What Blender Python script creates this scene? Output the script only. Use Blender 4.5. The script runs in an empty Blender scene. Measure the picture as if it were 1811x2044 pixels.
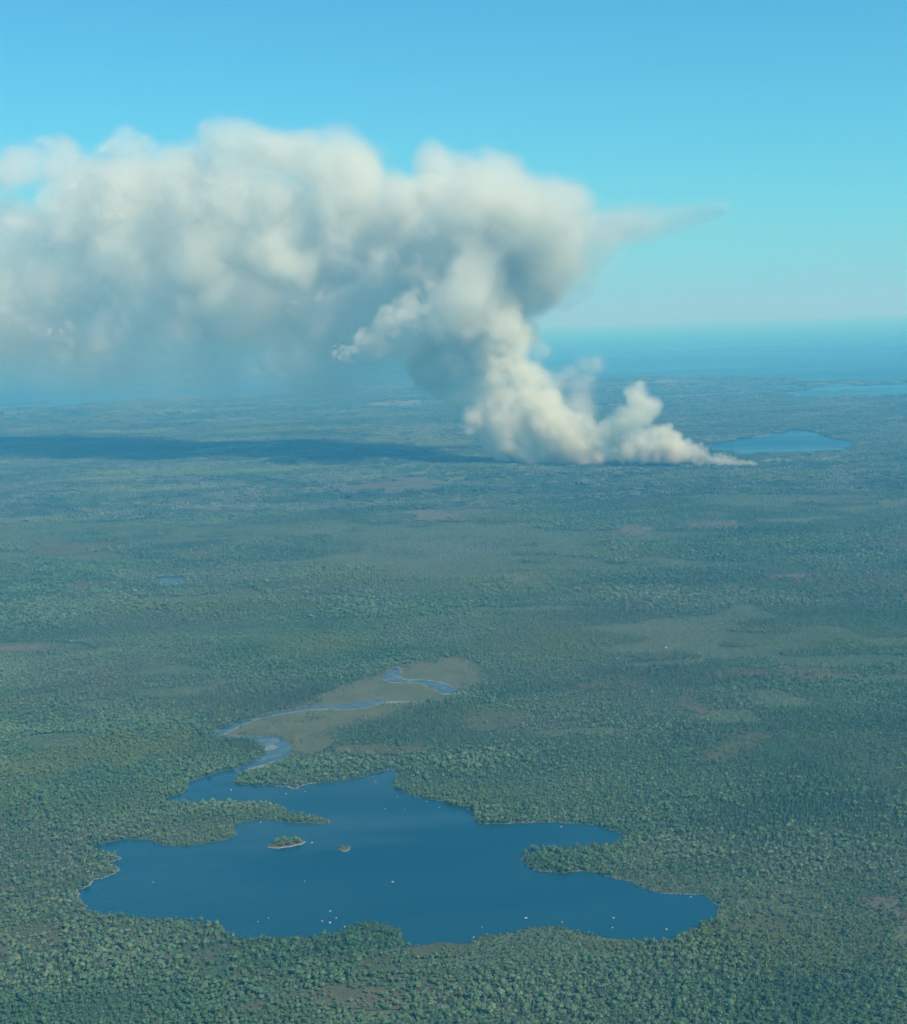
import bpy, math, random
import numpy as np
from mathutils import Vector, Matrix

SC = bpy.context.scene
COL = SC.collection
R = math.radians
rng = np.random.default_rng(7)
random.seed(7)

# ------------------------------------------------------------------ camera
F = 2630.0                     # focal length in photo-display pixels (1811 wide)
CX, CY = 905.5, 1022.0
H = 600.0                      # flying height, metres
ROLL = math.atan(62.0 / 1811.0)
PITCH = math.atan((1022.0 - 648.0) * math.cos(ROLL) / F)
cd = bpy.data.cameras.new('camera')
cam = bpy.data.objects.new('camera', cd)
COL.objects.link(cam)
SC.camera = cam
cd.sensor_fit = 'HORIZONTAL'
cd.sensor_width = 36.0
cd.lens = 36.0 * F / 1811.0
cd.clip_start = 1.0
cd.clip_end = 400000.0
CAMROT = (Matrix.Rotation(R(90) - PITCH, 3, 'X') @ Matrix.Rotation(-ROLL, 3, 'Z'))
cam.matrix_world = Matrix.Translation((0, 0, H)) @ CAMROT.to_4x4()
CM = np.array(CAMROT)


def ray(px, py):
    """unit-less view ray (world) of a photo pixel in the 1811 x 2044 frame"""
    v = np.array([(px - CX) / F, -(py - CY) / F, -1.0])
    return CM @ v


def gp(px, py, z=0.0):
    d = ray(px, py)
    t = (z - H) / d[2]
    return (d[0] * t, d[1] * t)


def src(px, py):              # photo native pixels (1980 wide) -> display pixels
    return px / 1.09331, py / 1.09331


# ------------------------------------------------------------------ world, sun
SUN_EL, SUN_AZ = R(42), R(130)        # azimuth clockwise from the view direction (+Y)
w = bpy.data.worlds.new('World')
SC.world = w
w.use_nodes = True
nt = w.node_tree
bg = nt.nodes['Background']
sky = nt.nodes.new('ShaderNodeTexSky')
sky.sky_type = 'NISHITA'
sky.sun_disc = False
sky.sun_elevation = SUN_EL
sky.sun_rotation = SUN_AZ
sky.altitude = 600
sky.air_density = 1.0
sky.dust_density = 0.6
sky.ozone_density = 2.0
tint = nt.nodes.new('ShaderNodeMix')
tint.data_type = 'RGBA'
tint.blend_type = 'MULTIPLY'
tint.inputs['Factor'].default_value = 1.0
tint.inputs['B'].default_value = (0.33, 1.0, 1.22, 1)
nt.links.new(sky.outputs[0], tint.inputs['A'])
nt.links.new(tint.outputs['Result'], bg.inputs['Color'])
bg.inputs['Strength'].default_value = 0.12

sd = bpy.data.lights.new('sun', 'SUN')
sd.energy = 5.0
sd.angle = R(0.53)
sd.color = (1.0, 0.955, 0.82)
sun = bpy.data.objects.new('sun', sd)
COL.objects.link(sun)
SDIR = Vector((math.sin(SUN_AZ) * math.cos(SUN_EL), math.cos(SUN_AZ) * math.cos(SUN_EL), math.sin(SUN_EL)))
sun.rotation_euler = (-SDIR).to_track_quat('-Z', 'Y').to_euler()
sun.location = SDIR * 3000

vs = SC.view_settings
SC.display_settings.display_device = 'sRGB'
vs.view_transform = 'Standard'
vs.look = 'None'
vs.exposure = 0.0
vs.gamma = 1.0
vs.use_curve_mapping = False

cy = SC.cycles
cy.max_bounces = 12
cy.diffuse_bounces = 2
cy.glossy_bounces = 2
cy.transmission_bounces = 2
cy.transparent_max_bounces = 24
cy.volume_bounces = 7
cy.volume_step_rate = 3.0
cy.volume_max_steps = 512
cy.use_denoising = True


# ------------------------------------------------------------------ helpers
def tag(o, label=None, cat=None, group=None, kind=None):
    if label: o['label'] = label
    if cat: o['category'] = cat
    if group: o['group'] = group
    if kind: o['kind'] = kind
    return o


def link(name, me, mat=None, parent=None, loc=(0, 0, 0)):
    o = bpy.data.objects.new(name, me)
    COL.objects.link(o)
    o.location = loc
    if mat is not None:
        me.materials.append(mat)
    if parent is not None:
        o.parent = parent
    return o


def newmat(name):
    m = bpy.data.materials.new(name)
    m.use_nodes = True
    m.node_tree.nodes.clear()
    out = m.node_tree.nodes.new('ShaderNodeOutputMaterial')
    return m, m.node_tree, out


class N:
    """tiny node-tree helper"""
    def __init__(s, tree): s.t = tree
    def n(s, typ, **kw):
        nd = s.t.nodes.new(typ)
        for k, v in kw.items():
            if k.startswith('i_'):
                nd.inputs[k[2:]].default_value = v
            else:
                setattr(nd, k, v)
        return nd
    def l(s, a, b): s.t.links.new(a, b)
    def noise(s, vec, scale, detail=3, rough=0.55, dist=0.0):
        nd = s.n('ShaderNodeTexNoise')
        nd.inputs['Scale'].default_value = scale
        nd.inputs['Detail'].default_value = detail
        nd.inputs['Roughness'].default_value = rough
        nd.inputs['Distortion'].default_value = dist
        s.l(vec, nd.inputs['Vector'])
        return nd.outputs['Fac']
    def ramp(s, fac, stops):
        nd = s.n('ShaderNodeValToRGB')
        cr = nd.color_ramp
        while len(cr.elements) < len(stops):
            cr.elements.new(0.5)
        for e, (p, c) in zip(cr.elements, stops):
            e.position = p
            e.color = (*c, 1) if len(c) == 3 else c
        s.l(fac, nd.inputs['Fac'])
        return nd.outputs['Color']
    def mix(s, fac, a, b, blend='MIX'):
        nd = s.n('ShaderNodeMix', data_type='RGBA', blend_type=blend)
        for sock, v in ((nd.inputs['Factor'], fac), (nd.inputs['A'], a), (nd.inputs['B'], b)):
            if isinstance(v, (int, float)): sock.default_value = v
            elif isinstance(v, tuple): sock.default_value = (*v, 1)
            else: s.l(v, sock)
        return nd.outputs['Result']
    def math(s, op, a, b=0.0, clamp=False):
        nd = s.n('ShaderNodeMath', operation=op, use_clamp=clamp)
        for sock, v in ((nd.inputs[0], a), (nd.inputs[1], b)):
            if isinstance(v, (int, float)): sock.default_value = v
            else: s.l(v, sock)
        return nd.outputs[0]
    def maprange(s, v, a, b, c=0.0, d=1.0):
        nd = s.n('ShaderNodeMapRange')
        nd.clamp = True
        s.l(v, nd.inputs['Value'])
        for k, x in zip(('From Min', 'From Max', 'To Min', 'To Max'), (a, b, c, d)):
            nd.inputs[k].default_value = x
        return nd.outputs['Result']


def interp_matrix(n, L, g):
    """n samples over length L on a lattice of spacing g: cubic B-spline weights"""
    x = np.linspace(0, L / g, n)
    k = int(math.ceil(L / g)) + 4
    M = np.zeros((n, k), np.float32)
    i = np.floor(x).astype(int)
    f = x - i
    ws = [(1 - f) ** 3 / 6, (3 * f ** 3 - 6 * f ** 2 + 4) / 6, (-3 * f ** 3 + 3 * f ** 2 + 3 * f + 1) / 6, f ** 3 / 6]
    for j, wt in enumerate(ws):
        M[np.arange(n), i + j] = wt
    return M


def noise3(shape, size, cell, seed):
    """smooth value noise on a grid, about -1..1; cell in metres (one number or three)"""
    r = np.random.default_rng(seed)
    cell = (cell,) * 3 if np.isscalar(cell) else cell
    Ms = [interp_matrix(n, L, g) for n, L, g in zip(shape, size, cell)]
    lat = r.uniform(-1, 1, [M.shape[1] for M in Ms]).astype(np.float32)
    a = np.tensordot(Ms[0], lat, (1, 0))
    a = np.tensordot(a, Ms[1], (1, 1))          # x, z, y
    a = np.tensordot(a, Ms[2], (1, 1))          # x, y, z
    return a * 2.4


def sstep(a, b, x):
    t = np.clip((x - a) / (b - a), 0, 1)
    return t * t * (3 - 2 * t)

# ------------------------------------------------------------------ smoke
# vertical plane of the plume: it runs from the fire line on the right away to the left
P0 = np.array(gp(1500, 927))
P1 = np.array(gp(1000, 921))
PD = (P1 - P0) / np.linalg.norm(P1 - P0)
PD = np.array([PD[0], PD[1]])
ang = math.atan2(PD[1], PD[0])          # drift direction
PN = np.array([PD[1], -PD[0]])          # plume normal, away from the camera
if PN[1] < 0: PN = -PN



# ------------------------------------------------------------------ traced outlines (photo native pixels)
def crop(pts, x0, y0, k, dy=0.0):
    return [(x0 + x / k, y0 + y / k + dy) for x, y in pts]


C5 = lambda p, dy=0: crop(p, 350, 1400, 2.26375, dy)
C6 = lambda p, dy=0: crop(p, 100, 1650, 2.26375, dy)
C7 = lambda p, dy=0: crop(p, 800, 1650, 2.0122, dy)
C3 = lambda p, dy=0: crop(p, 1180, 650, 2.26375, dy)
C8 = lambda p, dy=0: crop(p, 1400, 1700, 3.1224, dy)
C4 = lambda p, dy=0: crop(p, 0, 780, 2.5871, dy)
DD = lambda p: [(x * 1.09331, y * 1.09331) for x, y in p]

NEAR = 8        # the near shore's trees hide a strip of water: its true edge lies lower in the picture
LAKE = (C6([(215, 765), (165, 705), (152, 672), (190, 650), (245, 610), (300, 600), (345, 580), (362, 562), (345, 545), (300, 530), (372, 508), (340, 492),
            (280, 478), (228, 462), (212, 448), (280, 437), (340, 420), (400, 411), (500, 413), (540, 430), (575, 443), (640, 448), (720, 444), (800, 436),
            (860, 421), (915, 406), (936, 385), (925, 360), (932, 344), (980, 326), (1040, 318), (1110, 316), (1180, 326), (1260, 333), (1340, 336),
            (1395, 332), (1405, 324)])
        + C6([(1370, 310), (1300, 298), (1240, 290), (1195, 282), (1165, 250), (1130, 238), (1080, 230), (1000, 230), (900, 230), (800, 234), (700, 236), (600, 224)])
        + C6([(592, 210), (640, 197), (690, 178), (708, 155), (714, 127), (750, 112), (800, 100), (840, 85), (880, 73), (930, 66), (965, 80), (935, 105), (922, 140),
              (1000, 144), (1100, 144), (1160, 149), (1210, 156), (1236, 164), (1270, 146), (1330, 134), (1400, 131), (1470, 124), (1540, 108), (1600, 93),
              (1650, 79), (1700, 66), (1740, 74)])
        + C7([(135, 76), (128, 100), (129, 145), (175, 165), (215, 185), (250, 185), (300, 195), (340, 206), (390, 221), (440, 236), (480, 246), (470, 270),
              (476, 291), (530, 301), (600, 299), (700, 298), (760, 291), (850, 293), (950, 299), (1010, 306), (1060, 321), (1110, 341), (1136, 360)])
        + C7([(1090, 386), (1020, 395), (900, 405), (800, 412), (725, 420), (688, 434)])
        + C7([(678, 455), (700, 481), (740, 501), (800, 511), (850, 518), (900, 511), (950, 506), (1010, 516), (1060, 531), (1110, 546), (1165, 551), (1190, 571),
              (1240, 591), (1300, 604), (1380, 608), (1440, 609), (1490, 611), (1520, 636), (1550, 660), (1540, 678)])
        + C7([(1500, 715), (1460, 745), (1400, 773), (1340, 792), (1270, 797), (1200, 797), (1120, 788), (1050, 783), (980, 768), (920, 755), (860, 737), (800, 732),
              (740, 738), (680, 752), (620, 766), (560, 772), (510, 776), (460, 800), (420, 818), (350, 826), (250, 826), (178, 820), (165, 797), (152, 762),
              (122, 737), (60, 722), (0, 720)], NEAR)
        + C6([(1570, 807), (1520, 825), (1480, 850), (1420, 866), (1330, 878), (1200, 884), (1100, 889), (1000, 890), (940, 883), (908, 863), (882, 838), (840, 815),
              (760, 800), (680, 791), (600, 786), (500, 785), (420, 775), (340, 766), (270, 766)], NEAR))
ISLETS = [C6([(1098, 455), (1150, 458), (1212, 450), (1265, 438), (1288, 425), (1262, 415), (1200, 414), (1135, 424), (1110, 438)]),
          C6([(1446, 462), (1468, 474), (1490, 473), (1506, 448), (1486, 446), (1460, 450)])]
REACH1 = C5([(300, 700), (330, 645), (400, 617), (470, 587), (522, 557), (520, 528), (482, 498), (430, 480), (330, 472), (330, 464), (450, 467), (550, 470), (605, 483),
             (640, 508), (648, 545), (625, 587), (560, 607), (500, 630), (430, 642), (385, 667), (365, 700)])
REACH2 = C5([(238, 470), (262, 440), (330, 415), (400, 391), (480, 370), (560, 351), (640, 340), (740, 319), (860, 317), (960, 301), (1060, 290), (1112, 289), (1095, 304),
             (1040, 322), (960, 333), (860, 335), (740, 337), (640, 350), (580, 364), (480, 381), (390, 418), (330, 450), (290, 466)])
REACH3 = C5([(1090, 188), (1112, 172), (1120, 155), (1145, 140), (1172, 129), (1190, 140), (1192, 160), (1180, 178), (1200, 189), (1290, 190), (1330, 194), (1372, 201),
             (1420, 214), (1462, 246), (1440, 256), (1400, 257), (1345, 228), (1300, 206), (1230, 203), (1130, 200)])
BANKS = [C5([(236, 472), (300, 468), (335, 453), (392, 420), (482, 384), (580, 367), (640, 353), (740, 340), (860, 338), (960, 336), (1042, 325), (1100, 306), (1200, 301),
             (1262, 299), (1262, 294), (1180, 295), (1100, 298), (1040, 314), (960, 326), (860, 329), (740, 331), (640, 343), (580, 357), (480, 373), (380, 411), (320, 444), (280, 461)]),
         C5([(1084, 190), (1130, 204), (1230, 208), (1290, 208), (1340, 236), (1400, 264), (1500, 266), (1470, 240), (1420, 208), (1372, 196), (1330, 189), (1290, 186), (1205, 185),
             (1188, 178), (1197, 160), (1194, 138), (1172, 125), (1150, 136), (1172, 140), (1180, 152), (1160, 178), (1190, 194), (1290, 198), (1345, 226), (1400, 252), (1330, 232),
             (1288, 204), (1200, 200), (1120, 196)]),
         C5([(500, 528), (560, 512), (590, 520), (560, 535), (520, 540)]), C5([(430, 628), (500, 610), (560, 590), (610, 580), (640, 590), (640, 602), (560, 612), (500, 632), (450, 636)])]
MARSH = C5([(236, 476), (300, 432), (380, 402), (480, 366), (560, 346), (640, 332), (700, 300), (760, 280), (830, 250), (900, 215), (980, 192), (1060, 165), (1100, 145),
            (1130, 120), (1182, 110), (1290, 90), (1400, 74), (1490, 72), (1555, 92), (1586, 140), (1596, 190), (1552, 230), (1492, 270), (1390, 300), (1300, 322), (1200, 350),
            (1110, 380), (1000, 398), (900, 425), (846, 460), (850, 510), (780, 555), (700, 580), (640, 602), (560, 612), (645, 545), (600, 485), (500, 474), (330, 474)])
POND = C3([(820, 722), (880, 716), (960, 700), (1050, 686), (1170, 670), (1250, 652), (1320, 655), (1390, 675), (1440, 695), (1540, 710), (1550, 742), (1480, 758), (1400, 763),
           (1300, 765), (1150, 775), (1050, 780), (980, 780), (900, 770), (830, 750)])
POND_SAND = C3([(815, 703), (900, 688), (1000, 678), (1120, 675), (1128, 682), (1000, 690), (900, 702), (820, 716)])
LAGOONS = [C3([(1160, 470), (1300, 458), (1345, 444), (1430, 424), (1530, 424), (1600, 432), (1700, 428), (1830, 424), (1830, 488), (1700, 486), (1600, 484), (1450, 492), (1330, 490), (1230, 480)]),
           C3([(1080, 438), (1200, 432), (1290, 428), (1310, 436), (1240, 442), (1120, 446)])]
LAGOON_ISLES = [C3([(1490, 455), (1560, 452), (1580, 462), (1510, 466)]), C3([(1350, 462), (1420, 459), (1400, 468)])]
BEACH = [C3([(1590, 416), (1660, 411), (1740, 408), (1840, 405), (1840, 417), (1740, 419), (1660, 421)]), C3([(1262, 402), (1330, 408), (1400, 409), (1400, 414), (1320, 414), (1266, 409)])]
SEA_EDGE = ([(-420, 924), (-200, 906), (0, 894)] + C4([(280, 280), (500, 264), (780, 242), (1000, 230), (1350, 215), (1680, 200)]) + [(765, 833), (900, 828), (1050, 826)]
            + C3([(300, 397), (500, 390), (800, 388), (1100, 390), (1250, 394), (1268, 404), (1400, 412), (1560, 407), (1640, 413), (1830, 408)]) + [(2150, 822), (2400, 815)])
SPIT = C4([(-200, 275), (0, 262), (150, 252), (290, 244), (270, 254), (120, 266), (-200, 290)])
CLEAR = [  # open bog and barrens, and one painted sunlit gap: outline, colour (0 olive, 1 tan, 2 pinkish tan)
    (C8([(1500, 832), (1640, 815), (1830, 820), (1830, 1010), (1745, 1000), (1690, 935), (1600, 893), (1520, 882)]), 2),
    (C8([(640, 930), (760, 880), (900, 880), (1010, 930), (1080, 1040), (960, 1090), (800, 1070), (680, 1050), (580, 1000)]), 0),
    (C5([(860, 530), (1000, 515), (1200, 520), (1330, 515), (1340, 545), (1200, 560), (1000, 570), (850, 560)]), 1),
    (C5([(1440, 400), (1520, 340), (1700, 330), (1830, 350), (1830, 430), (1650, 450), (1500, 450)]), 0),
    (crop([(340, 800), (420, 785), (560, 780), (640, 800), (590, 840), (420, 845), (340, 830)], 1100, 1100, 2.058), 1),
    (crop([(900, 770), (1100, 750), (1300, 735), (1480, 730), (1560, 760), (1640, 770), (1560, 800), (1400, 810), (1150, 790), (950, 800)], 1100, 1100, 2.058), 1),
    (crop([(780, 880), (840, 880), (880, 920), (930, 940), (880, 960), (810, 930)], 1100, 1100, 2.058), 1),
    (crop([(960, 1060), (1100, 1030), (1220, 1050), (1100, 1120), (900, 1180), (820, 1150)], 1100, 1100, 2.058), 0),
    (crop([(0, 510), (300, 505), (700, 540), (860, 560), (760, 590), (500, 640), (200, 640), (0, 620)], 700, 1950, 2.587, 4), 1),
    (crop([(130, 350), (400, 330), (480, 400), (700, 470), (850, 530), (800, 560), (550, 480), (300, 470), (120, 420)], 700, 1950, 2.587, 4), 0),
    (crop([(500, 290), (850, 285), (820, 330), (520, 350)], 700, 1950, 2.587, 8), 0),
    (crop([(1480, 255), (1700, 250), (1800, 280), (1680, 305), (1520, 290)], 700, 1950, 2.587, 8), 0),
    (crop([(1400, 740), (1560, 690), (1811, 650), (1811, 690), (1600, 770), (1250, 830), (1230, 800)], 0, 1900, 2.587, 4), 1),
    (crop([(1090, 480), (1200, 420), (1260, 440), (1200, 520), (1120, 560)], 0, 1900, 2.587, 4), 0),
    (crop([(1240, 560), (1500, 520), (1660, 560), (1460, 640), (1280, 620)], 0, 1900, 2.587, 4), 0),
    (crop([(0, 870), (240, 850), (360, 940), (330, 990), (180, 1000), (0, 980)], 0, 1650, 2.4, 4), 0),
    (crop([(0, 1080), (200, 1062), (420, 1068), (380, 1110), (100, 1125), (0, 1120)], 0, 1100, 3.4075), 2),
    (crop([(420, 620), (560, 590), (800, 580), (830, 605), (640, 680), (520, 690)], 0, 1100, 3.4075), 1),
    (crop([(100, 310), (400, 270), (700, 290), (900, 300), (700, 370), (500, 390), (200, 380)], 0, 1100, 3.4075), 1),
    (crop([(730, 40), (1000, 15), (1180, 8), (1320, 30), (1150, 60), (980, 72)], 400, 1050, 2.26375), 1),
    (crop([(1070, 165), (1200, 150), (1400, 185), (1390, 225), (1200, 215)], 400, 1050, 2.26375), 2),
    (crop([(0, 350), (140, 345), (220, 375), (60, 400), (0, 400)], 400, 1050, 2.26375), 1),
    (crop([(460, 140), (560, 105), (680, 130), (560, 160)], 1100, 1100, 2.058), 2),
    (crop([(820, 90), (1050, 85), (1150, 110), (1000, 140), (830, 120)], 1100, 1100, 2.058), 2),
    (crop([(1190, 325), (1400, 315), (1450, 325), (1300, 345), (1190, 345)], 1100, 1100, 2.058), 2),
    (crop([(0, 330), (60, 325), (200, 360), (240, 385), (100, 395), (0, 390)], 1100, 1100, 2.058), 3),
    (crop([(960, 370), (1060, 355), (1080, 380), (980, 395)], 1100, 1100, 2.058), 3),
    (DD([(360, 905), (420, 898), (480, 890), (555, 887), (562, 896), (480, 904), (400, 908)]), 4),  # sunlit gap in the plume's shadow, painted in as a pale patch
    (DD([(690, 860), (800, 848), (900, 842), (900, 862), (930, 890), (850, 890), (720, 880)]), 3),
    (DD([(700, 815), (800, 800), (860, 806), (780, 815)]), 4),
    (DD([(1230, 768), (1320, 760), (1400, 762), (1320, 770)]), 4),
]
TARN = crop([(1120, 570), (1200, 550), (1370, 545), (1370, 605), (1260, 610), (1150, 600)], 0, 1100, 3.4075)


def rough(pts, amp=0.13, it=3, seed=1, closed=True):
    """fractal detail on a traced outline, in ground coordinates"""
    r = np.random.default_rng(seed)
    p = np.array(pts, float)
    for k in range(it):
        q = np.roll(p, -1, 0) if closed else p[1:]
        a = p if closed else p[:-1]
        mid = (a + q) / 2
        d = q - a
        nrm = np.stack([-d[:, 1], d[:, 0]], 1)
        mid = mid + nrm * r.normal(0, amp, (len(mid), 1)) * (0.9 if k else 0.7)
        out = np.empty((len(a) * 2, 2))
        out[0::2], out[1::2] = a, mid
        p = out if closed else np.vstack([out, p[-1:]])
    return p


def ground_poly(pts_src, amp=0.10, it=2, seed=1):
    return rough([gp(*src(x, y)) for x, y in pts_src], amp, it, seed)


def inside(P, poly):
    x, y = P[:, 0], P[:, 1]
    res = np.zeros(len(P), bool)
    lo, hi = poly.min(0), poly.max(0)
    c = np.where((x >= lo[0]) & (x <= hi[0]) & (y >= lo[1]) & (y <= hi[1]))[0]
    if len(c) == 0: return res
    xs, ys = x[c], y[c]
    r = np.zeros(len(c), bool)
    q = np.roll(poly, -1, 0)
    for (x1, y1), (x2, y2) in zip(poly, q):
        if y1 == y2: continue
        m = (y1 > ys) != (y2 > ys)
        r ^= m & (xs < (x2 - x1) * (ys - y1) / (y2 - y1) + x1)
    res[c] = r
    return res


def edge_dist(P, poly, far=600.0):
    d = np.full(len(P), far * far)
    lo, hi = poly.min(0) - far, poly.max(0) + far
    c = np.where((P[:, 0] > lo[0]) & (P[:, 0] < hi[0]) & (P[:, 1] > lo[1]) & (P[:, 1] < hi[1]))[0]
    if len(c) == 0: return np.sqrt(d)
    Q = P[c]
    best = d[c]
    q = np.roll(poly, -1, 0)
    for a, b in zip(poly, q):
        ab = b - a
        t = np.clip(((Q - a) @ ab) / max(ab @ ab, 1e-9), 0, 1)
        e = Q - (a + t[:, None] * ab)
        best = np.minimum(best, (e * e).sum(1))
    d[c] = best
    return np.sqrt(d)


class Noise2:
    """smooth 2D noise, about -1..1, evaluated at any point"""
    def __init__(s, seed, n=256):
        s.t = np.random.default_rng(seed).uniform(-1, 1, (n, n)); s.n = n
    def __call__(s, x, y, cell):
        u, v = np.asarray(x) / cell + 1000.0, np.asarray(y) / cell + 1000.0
        i, j = np.floor(u).astype(int), np.floor(v).astype(int)
        f, g = u - i, v - j
        f, g = f * f * (3 - 2 * f), g * g * (3 - 2 * g)
        T = lambda a, b: s.t[a % s.n, b % s.n]
        return ((T(i, j) * (1 - f) + T(i + 1, j) * f) * (1 - g) + (T(i, j + 1) * (1 - f) + T(i + 1, j + 1) * f) * g) * 1.5


n_a, n_b, n_c, n_d, n_e = (Noise2(k) for k in (11, 12, 13, 14, 15))

lake_p = ground_poly(LAKE, 0.10, 2, 1)
islet_p = [ground_poly(p, 0.08, 2, 20 + k) for k, p in enumerate(ISLETS)]
reach_p = [ground_poly(p, 0.06, 2, 30 + k) for k, p in enumerate((REACH1, REACH2, REACH3))]
marsh_p = ground_poly(MARSH, 0.10, 2, 40)
pond_p = ground_poly(POND, 0.05, 2, 50)
tarn_p = ground_poly(TARN, 0.08, 2, 51)
lagoon_p = [ground_poly(p, 0.06, 2, 60 + k) for k, p in enumerate(LAGOONS)]
sea_e = rough([gp(*src(x, y)) for x, y in SEA_EDGE], 0.05, 2, 70, closed=False)
sea_far = np.vstack([sea_e, [(88000, sea_e[-1][1]), (88000, 155000), (-88000, 155000), (-88000, sea_e[0][1])]])
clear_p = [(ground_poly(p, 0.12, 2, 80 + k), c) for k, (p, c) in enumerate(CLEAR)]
WATER = [lake_p] + reach_p + [pond_p, tarn_p] + lagoon_p + [sea_far]


def relief(P):
    """height of the land: low swells that flatten out towards every shore"""
    x, y = P[:, 0], P[:, 1]
    h = 7.0 * n_a(x, y, 900) + 3.5 * n_b(x, y, 380) + 1.2 * n_c(x, y, 150)
    far = sstep(2600, 5200, y)
    h = (h + 5.0) * (0.5 + 0.75 * far)
    m = np.ones(len(P))
    for poly in WATER + [marsh_p]:
        m = np.minimum(m, sstep(40, 420, edge_dist(P, poly, 600)))
    for poly in WATER + [marsh_p]:
        m[inside(P, poly)] = 0
    tube = np.abs(((P - P0) @ PN))                          # level ground along the fire line
    m = np.minimum(m, np.where((x > -300) & (x < 1900), sstep(60, 500, tube), 1))
    return np.maximum(h, -3.0 * 0) * m


def openness(P):
    """where the forest thins out to bog and barrens, about -2..2"""
    x, y = P[:, 0], P[:, 1]
    return n_d(x * 0.42, y, 210) + 0.6 * n_e(x * 0.6, y, 60) + 0.35 * n_b(x * 0.35, y, 700)


# ------------------------------------------------------------------ materials of the setting
FOREST = [(0.0, (0.040, 0.086, 0.050)), (0.35, (0.060, 0.114, 0.064)), (0.55, (0.074, 0.126, 0.076)), (0.72, (0.105, 0.140, 0.092)), (1.0, (0.155, 0.170, 0.128))]


def land_material():
    m, t, out = newmat('forest_land')
    n = N(t)
    geo = n.n('ShaderNodeNewGeometry')
    p = geo.outputs['Position']
    big = n.noise(p, 1 / 900, 4, 0.6)
    mid = n.noise(p, 1 / 160, 5, 0.62)
    fine = n.noise(p, 1 / 22, 4, 0.7)
    a = n.math('ADD', n.math('MULTIPLY', big, 0.9), n.math('MULTIPLY', mid, 0.8))
    a = n.math('ADD', a, n.math('MULTIPLY', fine, 0.9))
    f = n.maprange(a, 0.82, 1.78)
    c = n.ramp(f, FOREST)
    bog = n.maprange(n.noise(p, 1 / 520, 5, 0.6, 0.6), 0.54, 0.66)
    at = n.n('ShaderNodeAttribute')
    at.attribute_name = 'open'
    op = n.maprange(n.math('ADD', at.outputs['Fac'], n.math('MULTIPLY', n.math('SUBTRACT', mid, 0.5), 1.5)), 0.25, 0.75)
    c = n.mix(n.math('MULTIPLY', op, 0.7), c, n.mix(n.maprange(big, 0.4, 0.6), (0.105, 0.152, 0.084), (0.130, 0.158, 0.102)))
    c = n.mix(n.math('MULTIPLY', bog, 0.6), c, (0.13, 0.15, 0.095))
    d = n.n('ShaderNodeBsdfDiffuse')
    n.l(c, d.inputs['Color'])
    bp = n.n('ShaderNodeBump')
    bp.inputs['Strength'].default_value = 1.0
    bp.inputs['Distance'].default_value = 9.0
    n.l(n.noise(p, 1 / 16, 4, 0.7), bp.inputs['Height'])
    n.l(bp.outputs[0], d.inputs['Normal'])
    n.l(d.outputs[0], out.inputs['Surface'])
    return m


def patch_material(name, c1, c2, cell=40):
    m, t, out = newmat(name)
    n = N(t)
    geo = n.n('ShaderNodeNewGeometry')
    p = geo.outputs['Position']
    c = n.mix(n.maprange(n.noise(p, 1 / cell, 5, 0.65, 0.4), 0.36, 0.64), c1, c2)
    c = n.mix(n.maprange(n.noise(p, 1 / 7, 3, 0.6), 0.55, 0.75), c, tuple(v * 0.6 for v in c1))
    d = n.n('ShaderNodeBsdfDiffuse')
    n.l(c, d.inputs['Color'])
    bp = n.n('ShaderNodeBump')
    bp.inputs['Strength'].default_value = 0.6
    bp.inputs['Distance'].default_value = 1.5
    n.l(n.noise(p, 1 / 5, 3, 0.6), bp.inputs['Height'])
    n.l(bp.outputs[0], d.inputs['Normal'])
    n.l(d.outputs[0], out.inputs['Surface'])
    return m


def water_material(name, base, rmin=0.10, rmax=0.30, wave=1.0, cell=220, spec=0.5, pale=None):
    m, t, out = newmat(name)
    n = N(t)
    geo = n.n('ShaderNodeNewGeometry')
    p = geo.outputs['Position']
    mp = n.n('ShaderNodeMapping')
    mp.inputs['Scale'].default_value = (0.35, 1.0, 1.0)
    mp.inputs['Rotation'].default_value = (0, 0, R(-14))
    n.l(p, mp.inputs['Vector'])
    q = mp.outputs[0]
    wind = n.noise(q, 1 / cell, 4, 0.6, 0.8)
    b = n.n('ShaderNodeBsdfPrincipled')
    b.inputs['Base Color'].default_value = (*base, 1)
    b.inputs['IOR'].default_value = 1.333
    b.inputs['Specular IOR Level'].default_value = spec
    n.l(n.maprange(n.math('ADD', wind, n.math('MULTIPLY', n.noise(q, 1 / (cell * 3.5), 3, 0.6), 0.8)), 0.70, 1.10, spec * 0.35, spec * 2.1), b.inputs['Specular IOR Level'])
    if pale:
        n.l(n.mix(n.maprange(n.noise(p, 1 / 26, 4, 0.6, 0.7), 0.52, 0.66), base, pale), b.inputs['Base Color'])
    n.l(n.maprange(wind, 0.35, 0.68, rmin, rmax), b.inputs['Roughness'])
    bp = n.n('ShaderNodeBump')
    bp.inputs['Distance'].default_value = 0.25 * wave
    n.l(n.maprange(wind, 0.3, 0.7, 0.25, 0.8), bp.inputs['Strength'])
    n.l(n.noise(p, 1 / 4.0, 3, 0.6), bp.inputs['Height'])
    n.l(bp.outputs[0], b.inputs['Normal'])
    n.l(b.outputs[0], out.inputs['Surface'])
    return m


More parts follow.
